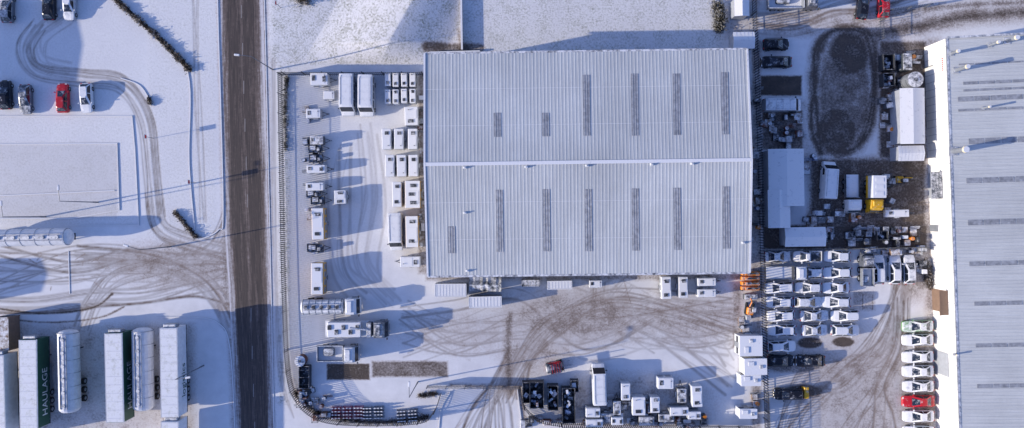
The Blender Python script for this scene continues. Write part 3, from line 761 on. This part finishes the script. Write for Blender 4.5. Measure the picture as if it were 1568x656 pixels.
for r in rows:
    y=r[0]
    for x,k in r[1:]:
        kk+=1; Cr(x+random.uniform(-1.5,1.5),y,random.choice([0,180]),MATS_white[kk%6],random.choice([4.0,4.2,4.4]),{'h':random.choice(['hatch','hatch','saloon','estate']),'p':'pickup'}[k],random.choice([1.42,1.5,1.6]),jit=2)
place('flatbed_truck','ft6',lambda:truck(6.2,'flat','paint_white',2.0,2.2),1205,418,0,1.2)
Cr(1196,553,0,'paint_black',4.2); Cr(1241,553,180,'paint_black',4.5,'saloon'); Cr(1208,604,180,'paint_black',4.6,'estate')
place('skip_loader','yskip',lambda:unit(.7,1.7,1.1,'paint_yellow',False,False,0),1235,602,0)
for x,k,p in((1346,'estate','paint_white'),(1371,'hatch','paint_white'),(1393,'hatch','paint_silver')): Cr(x,413,90,p,4.5,k,1.5)
place('tipper_truck','tip5',lambda:truck(5.0,'tipper','paint_grey',1.8,2.0),1326,413,90,1)
for y,p in((500,'paint_green'),(521,'paint_white'),(547,'paint_white'),(569,'paint_white'),(592,'paint_silver'),(615,'paint_red'),(638,'paint_white'),(662,'paint_white')): Cr(1402+y*.008,y,180,p,random.choice([4.7,4.9]),'saloon',1.45,jit=1.2)
Cr(1322,8,80,'paint_black',4.3); Cr(1354,5,90,'paint_red',4.3)
place('flatbed_truck','ft7',lambda:truck(7.6,'tipper','paint_grey',2.4),1212,3,0,1)
place('pickup_truck','pu',lambda:truck(5.8,'flat','paint_white',2.1,2.2),1304,297,-90,1)
place('recovery_truck','rec',lambda:truck(5.6,'box','paint_yellow',2.0,2.3),1338,298,-90,1.2)
place('tanker_truck','tk',lambda:truck(8.8,'tank','paint_white',2.45),507,469,0,1.5)
place('crane_truck','cr',lambda:truck(9.6,'crane','paint_grey',2.45),546,504,0,1.5)
place('tipper_truck','tp',lambda:truck(6.3,'tipper','paint_silver',2.4),518,541,0,1.3)
place('road_tanker','rt',lambda:tankertrailer(13.5,3.6,1.25),40,364,0,2.4)
def lettering(o,txt,size,mt,z=1.75):
    cu=bpy.data.curves.new('lettering','FONT'); cu.body=txt; cu.size=size; cu.align_x='CENTER'; cu.extrude=.004
    t=bpy.data.objects.new('lettering',cu); scene.collection.objects.link(t); cu.materials.append(MATS[mt])
    t.parent=o; t.location=(-1.5,-1.275-.03,z); t.rotation_euler=(math.radians(90),0,0)
for x,y,s in((47,588,'trailer_green'),(178,578,'trailer_green'),(262,570,'trailer_white')):
    o=place('box_semi_trailer',('st',s),lambda:semitrailer(13.2,4.0,s),x-1,y,90,3.6,.6)
    if s=='trailer_green': lettering(o,'HAULAGE',1.6,'lettering_white')
    else: lettering(o,'logistics',1.6,'lettering_dark')
for x,y in((101,570),(215,567)): place('tanker_semi_trailer','tst',lambda:tankertrailer(12.3,3.7,1.45),x,y,90,3,.6)
place('box_semi_trailer',('st','trailer_white'),None,-3,612,90,3.6) ; place('storage_container','cb',lambda:container(5,2.5,2.6,'brown_door','wood'),1,512,90,2.5)
place('box_semi_trailer',('st','trailer_white'),None,262,713,90,3.6)

def forklift():
    b=MB(); b.box(-.3,0,.3,1.9,1.15,.75,'paint_red',.1); b.box(-1.05,0,.35,.5,1.15,.95,'paint_grey',.12)
    for sx in(-.75,.45):
        for sy in(-1,1): b.box(sx,sy*.48,1.0,.07,.07,1.1,'steel_dark')
    b.box(-.15,0,2.08,1.4,1.1,.06,'steel_dark'); 
    for sx in(-.6,-.3,0,.3): b.box(sx,0,2.15,.06,1.1,.04,'paint_red')
    for sy in(-1,1):
        b.box(.8,sy*.35,.1,.1,.1,2.6,'steel_dark'); b.box(1.45,sy*.28,.1,1.1,.12,.05,'steel_grey'); b.wheel(.45,sy*.55,.35,.25); b.wheel(-.8,sy*.5,.28,.22)
    b.box(-.25,0,1.0,.5,.5,.4,'rubber',.08); return b
place('forklift','fk',forklift,852,562,10,1,sc=(1.25,1.25,1))
def digger(p='paint_yellow'):
    b=MB()
    for sy in(-1,1): b.box(0,sy*.5,0,1.8,.28,.45,'rubber',.1)
    b.box(-.3,0,.5,1.1,1.0,.6,p,.12); b.box(.1,-.2,1.1,.8,.6,.85,'steel_snowy',.08); b.box(.1,-.2,1.3,.82,.62,.45,'glass_clear')
    b.cyl((.4,.25,1.0),(1.2,.25,1.7),.1,p,8); b.cyl((1.2,.25,1.7),(1.7,.25,.7),.08,p,8); b.box(1.7,.25,.35,.4,.5,.4,'steel_dark',.08); return b
place('mini_excavator','dg',digger,1382,275,0,1,sc=(1,.9,.9)); place('mini_excavator','dgo',lambda:digger('paint_orange'),1150,474,80,1)
place('site_trailer','tr_w',lambda:unit(3.6,1.1,1.0,'panel_white'),1372,327,0,.6)

# ================================================================ YARD UNITS
def U(name,px,py,deg,L,W,H,side='panel_white',wheels=True,bar=False,hatch=1,win=False):
    L/=10.2;W/=10.2
    return place(name,('u',L,W,H,side,wheels,bar,hatch,win),lambda:unit(L,W,H,side,wheels,bar,hatch,False,win),px,py,deg,H*.9,1)
U('welfare_trailer',489,121,0,26,19,2.0,'panel_white',True,True,2)
for i,x in enumerate((594,606,619,632)):
    for j,y in enumerate((122,148)): U('lighting_tower_trailer',x,y+random.uniform(-1,1),90,22,9,1.8,'panel_grey' if (i+j)%2 else 'panel_white',True,False,1+(i*j)%2)
U('storage_cabin',630,178,90,28,20,2.2,'panel_white',False)
for x in(592,611,632): U('mobile_welfare_unit',x,213,-90,31,14,2.2,'panel_white',True,False,1)
for x in(597,615,633): U('mobile_welfare_unit',x,254,-90,33,14,2.2,'panel_white',True,False,1)
U('mobile_welfare_unit',608,298,-90,38,14,2.3,'panel_white',True,False,2); U('mobile_welfare_unit',632,298,-90,42,23,2.4,'panel_ochre',True,False,3)
U('mobile_welfare_unit',631,355,-90,48,19,2.4,'panel_ochre',True,False,2); U('towed_generator',628,401,180,30,16,1.8,'panel_white',True,True,1)
U('towed_generator',504,146,0,17,13,1.2,'panel_grey',True,False,0); U('towed_generator',480,174,0,22,14,1.6,'panel_grey',True,True)
U('towed_generator',485,215,0,20,13,1.6,'steel_snowy',True,True); U('towed_generator',484,259,0,28,12,1.7,'panel_white',True,True,2); U('towed_generator',482,286,0,27,12,1.6,'panel_white',True,True)
for i,(x,y) in enumerate(((483,228),(484,243),(483,380),(487,307),(480,297))): place('plant_trailer',('ftl',i),lambda:flattrailer(2.0 if i!=2 else 2.4,1.2,True,i),x,y,0,.6)
U('towed_compressor',521,302,90,21,18,1.5,'panel_grey',True,False,2)
U('mobile_welfare_unit',487,343,90,48,18,2.4,'panel_ochre',True,False,2); U('mobile_welfare_unit',486,427,90,48,18,2.4,'panel_ochre',True,False,2)
def K(px,py,deg,L,W,H=2.4,side='panel_grey',roof='panel_white',name='storage_container'):
    L/=10.2;W/=10.2; return place(name,('k',L,W,H,side,roof),lambda:container(L,W,H,side,roof),px,py,deg,H,.8)
K(690,445,0,48,20); K(743,463,180,50,17); K(857,437,0,38,13,2.2)
K(813,434,0,28,10,1.6,'steel_dark','tarp_dark'); U('towed_generator',912,435,0,20,11,1.6,'panel_grey',True,False)
def tent():
    b=MB(); L,W=4.8,2.0
    for x in(-L/2,0,L/2):
        for y in(-W/2,W/2): b.box(x,y,0,.08,.08,1.9,'galv')
    vs=[];n=12
    for i in range(n+1):
        x=-L/2+L*i/n; s=.18*abs(math.sin(i*1.3))
        vs+=[(x,-W/2-.1,1.75-s),(x,-W/4,2.15-s*.6),(x,0,2.4-s*.4),(x,W/4,2.1-s),(x,W/2+.1,1.75-s*.5)]
    fs=[(i*5+j,i*5+5+j,i*5+6+j,i*5+1+j) for i in range(n) for j in range(4)]
    b.add(vs,fs,'tarp_dark'); b.box(0,0,0,L*.8,W*.7,1.0,'steel_dark',.1); return b
place('tarpaulin_shelter','tent',tent,743,436,0,2)
U('towed_generator',1020,441,90,34,15,1.8,'panel_white',True,False,2); U('towed_generator',1046,440,90,32,14,1.8,'panel_grey',True,False,2)
U('towed_generator',1082,432,0,28,12,1.7,'panel_white',True,True); U('towed_generator',1082,449,0,28,12,1.6,'panel_white',True,True)
def racks():
    b=MB()
    for k in range(4):
        y=-1.1+k*.75; b.box(0,y,.2,2.7,.55,.9+.15*(k%2),'paint_orange',.05); b.box(0,y,1.35,2.2,.25,.08,'steel_dark'); b.box(-.8,y,1.3,.3,.4,.3,'paint_orange')
    for sx in(-1,1):
        for sy in(-1,1): b.box(sx*1.35,sy*1.4,0,.1,.1,1.6,'steel_dark')
    return b
place('orange_barrier_stack','rk',racks,1150,431,0,1.2)
place('orange_barrier_stack','rk2',lambda:unit(2.0,.8,.9,'steel_snowy',False,False,1),1150,455,0,.8)
def Cb(px,py,deg,L,W,H=2.7,name='portable_cabin'):
    L/=10.2;W/=10.2; return place(name,('cb',L,W,H),lambda:cabin(L,W,H),px,py,deg,H,.6)
Cb(1150,530,90,30,34,2.7); Cb(1157,562,0,34,24,2.7); Cb(1150,583,0,30,16,2.5); Cb(1146,634,0,26,14,2.4)
stk('stacked_materials',1141,500,16,44,3,dark=.5)
# lower yard
def OC(px,py,deg,L,W,H,seed): place('storage_stillage',('oc',L,W,seed),lambda:opencage(L/10.2,W/10.2,H,seed),px,py,deg,H,1)
OC(822,606,90,40,22,2.0,1); OC(847,610,90,38,16,1.8,2); OC(871,622,90,54,20,1.8,3); OC(806,602,90,32,12,1.6,4); OC(880,592,90,18,12,1.4,5)
rr=random.Random(5)
for x,y,L,W,d,s in((958,600,26,14,90,'w'),(945,625,22,12,90,'g'),(978,622,28,20,90,'w'),(1003,620,24,14,90,'w'),(1019,587,24,17,0,'w'),(1044,606,22,14,90,'g'),(1067,607,32,16,90,'w'),
   (908,632,22,14,0,'w'),(930,640,20,14,0,'g'),(1040,630,28,13,0,'w'),(1063,636,20,12,0,'w'),(1020,640,24,12,0,'g'),(910,648,26,12,0,'w'),(990,645,24,14,0,'g'),(945,645,18,12,0,'w')):
    U('towed_generator' if s=='g' else 'tool_store_unit',x,y,d+(180 if rr.random()<.5 else 0),L,W,1.5+.5*(s=='w'),'steel_snowy' if s=='g' else 'panel_grey' if rr.random()<.5 else 'panel_white',s=='g',s=='g',rr.randint(1,2))
stk('stacked_materials',955,628,120,44,11,dens=.9,dark=.65); stk('stacked_materials',1040,645,80,20,12,dark=.6); stk('stacked_materials',830,646,60,16,13,dark=.8)
stk('pallet_stack',480,612,44,30,14,dark=.8,dens=1.6); stk('pallet_stack',496,634,34,16,15,dark=.7); stk('scrap_heap',470,600,16,26,16,dark=.8)
def barriers(m,n=3):
    b=MB()
    for k in range(n):
        for q in range(4):
            y=-.75+q*.5; b.box(-1.7+k*1.7,y,0,1.5,.34,.22,m,.04); b.box(-1.7+k*1.7,y,.22,1.4,.12,.65,m,.03)
            for t in(-.5,0,.5): b.box(-1.7+k*1.7+t,y,.87,.22,.16,.04,'panel_white')
    return b
mat('barrier_red',(.32,.03,.06),.5,0,0.42)
place('traffic_barrier_stack','bar',lambda:barriers('barrier_red'),532,632,0,.5); place('traffic_barrier_stack','bar2',lambda:barriers('steel_snowy',2),580,632,0,.5); place('traffic_barrier_stack','bar2',None,632,636,2,.5)
def skip():
    b=MB(); L,W=3.3,1.5
    for sy in(-1,1): b.box(0,sy*W/2,.1,L,.08,1.3,'steel_dark')
    for sx in(-1,1): b.box(sx*L/2,0,.1,.08,W,1.3,'steel_dark')
    for k in(-.33,0,.33): b.box(k*L,0,1.3,.06,W,.06,'steel_dark')
    b.box(0,0,.1,L,W,.3,'steel_dark'); return b
place('steel_cage_skip','skip',skip,467,577,90,.8)
def watertank(r=.8,h=1.4,m='rust'):
    b=MB(); b.cyl((0,0,0),(0,0,h),r,m,24); b.cyl((0,0,h),(0,0,h+.12),r*1.03,'steel_snowy',24,r*.4)
    b.cyl((0,0,h+.1),(0,0,h+.22),r*.25,'steel_dark',12)
    for k in range(3): b.cyl((0,0,.3+k*h*.35),(0,0,.34+k*h*.35),r*1.03,'steel_dark',24)
    return b
place('storage_drum','wt',watertank,461,552,0,.8)
place('storage_silo','sl',lambda:watertank(1.15,3.0,'steel_grey'),1402,122,0,3)
# east clutter
stk('scrap_heap',1197,200,58,54,21,dark=.8,dens=1.0); stk('scrap_heap',1363,108,26,50,22,dark=.8); stk('scrap_heap',1362,160,24,40,23,dark=.9); stk('scrap_heap',1395,95,30,26,24,dark=.8)
OC(1362,95,90,24,18,1.6,6); U('storage_cabin',1389,95,90,26,14,1.8,'tarp_dark',False); OC(1362,122,90,20,18,1.4,7)
stk('scrap_heap',1365,212,26,46,25,dark=.8); stk('scrap_heap',1285,328,90,30,26,dark=.6,dens=.9); stk('scrap_heap',1300,362,84,24,27,dark=.8,dens=1.2); stk('scrap_heap',1378,362,60,24,28,dark=.75,dens=1.1)
stk('scrap_heap',1245,335,26,24,29,dark=.5); stk('scrap_heap',1410,405,14,50,30,dark=.9); stk('scrap_heap',1368,384,90,8,31,dark=.5,dens=2.0)
OC(1352,361,0,18,14,1.2,8)
stk('scrap_heap',1240,250,18,30,33,dark=.7); stk('scrap_heap',1360,300,16,60,36,dark=.8,dens=.8)
stk('stacked_materials',645,265,10,250,34,dark=.6,dens=.8)
stk('stacked_materials',1155,560,10,120,35,dark=.6,dens=.7); stk('stacked_materials',1158,250,8,240,37,dark=.8,dens=.8)
stk('stacked_materials',470,250,10,200,38,dark=.8,dens=.4)

# ================================================================ LAMPS
def lamp(h=9,arm=1.6):
    b=MB(); b.cyl((0,0,0),(0,0,1.2),.11,'galv',10); b.cyl((0,0,1.2),(0,0,h),.085,'galv',10,.05)
    b.cyl((0,0,h-.05),(arm,0,h+.2),.045,'galv',8); b.box(arm+.3,0,h+.12,.75,.3,.14,'panel_grey',.05); b.box(arm+.3,0,h+.09,.5,.22,.03,'lamp_white'); return b
for x,y,d in((418,107,175),(312,560,10),(70,332,90),(262,378,160),(150,310,90),(1160,-10,0),(640,585,90)): place('street_lamp','lamp',lamp,x,y,d,0,2)
def post():
    b=MB(); b.cyl((0,0,0),(0,0,2.6),.04,'galv',8); b.box(0,0,2.0,.04,.7,.7,'lamp_white'); b.box(.03,0,2.1,.02,.5,.5,'sign_red'); return b
for x,y in((300,280),(235,212),(430,12)): place('traffic_sign','sign',post,x,y,0,0)

# ================================================================ SHRUBS
def shrub(name,pts,w,h,n,m='twig'):
    r=random.Random(len(pts)*31+n); W=[P(*p) for p in spline(pts,6)]; vs=[];fs=[]
    for i in range(n):
        k=r.randrange(max(1,len(W)-1)); t=r.random(); a=W[k];c=W[min(k+1,len(W)-1)]
        cl=.5+.5*math.sin(k*1.7+t*3); x=a[0]+(c[0]-a[0])*t+r.gauss(0,w*.3*(.4+cl)); y=a[1]+(c[1]-a[1])*t+r.gauss(0,w*.3*(.4+cl)); z=abs(r.gauss(0,h*.45))*(.4+cl*.7)
        s=r.uniform(.05,.14); d=Vector((r.gauss(0,1),r.gauss(0,1),r.gauss(.4,.6))).normalized(); o=d.orthogonal().normalized()
        L=r.uniform(.2,.5); p=Vector((x,y,z+.02)); q=p+d*L; e=o*s*.25; vs+= [tuple(p-e),tuple(p+e),tuple(q+o*s*.5),tuple(q-o*s*.5)]; j=len(vs); fs.append((j-4,j-3,j-2,j-1))
    me=bpy.data.meshes.new(name); me.from_pydata(vs,[],fs); me.materials.append(MATS[m]); return obj(name,me)
shrub('bare_hedge',[(168,-10),(200,20),(240,55),(270,85),(292,108)],.55,.5,4200)
shrub('bare_hedge',[(268,325),(285,345),(302,364)],.35,.4,900)
shrub('bare_hedge',[(452,600),(480,628),(530,643),(600,646),(655,638)],.6,.5,2200)
shrub('bare_shrub',[(1098,8),(1102,28),(1100,45)],1.2,.8,2600,'twig_green'); shrub('bare_shrub',[(455,-4),(470,2)],.9,.8,800)
shrub('bare_hedge',[(440,118),(437,160),(438,230)],.3,.3,700,'twig_green'); shrub('bare_shrub',[(228,150),(232,160)],.3,.3,200)
shrub('bare_hedge',[(642,606),(668,602)],.4,.4,400); shrub('bare_hedge',[(1415,400),(1422,440)],.7,.7,900)

# ================================================================ LIGHT, SKY, CAMERA
el,az=math.radians(15.5),math.radians(11)
sv=Vector((-math.cos(el)*math.cos(az),-math.cos(el)*math.sin(az),math.sin(el)))
ld=bpy.data.lights.new('sun','SUN'); ld.energy=5; ld.angle=math.radians(.5); ld.color=(1,.90,.76)
lo=bpy.data.objects.new('sun',ld); scene.collection.objects.link(lo); lo.rotation_euler=sv.to_track_quat('Z','Y').to_euler()
w=bpy.data.worlds.new('World'); scene.world=w; w.use_nodes=True; nt=w.node_tree
sk=N(nt,'ShaderNodeTexSky',sky_type='NISHITA'); sk.sun_disc=False; sk.sun_elevation=el; sk.sun_rotation=math.atan2(sv.x,sv.y)%(2*math.pi)
bg=nt.nodes['Background']; bg.inputs[1].default_value=.15
tint=mixc(nt,1.0,sk.outputs[0],(.84,.97,1.55),'MULTIPLY'); nt.links.new(tint,bg.inputs[0])
cd=bpy.data.cameras.new('camera'); co=bpy.data.objects.new('camera',cd); scene.collection.objects.link(co)
co.location=(0,0,CH); co.rotation_euler=(0,0,0); cd.sensor_width=36; cd.lens=36*CH/156.8; cd.clip_end=5000; scene.camera=co
scene.view_settings.view_transform='Standard'; scene.view_settings.look='None'; scene.view_settings.exposure=0
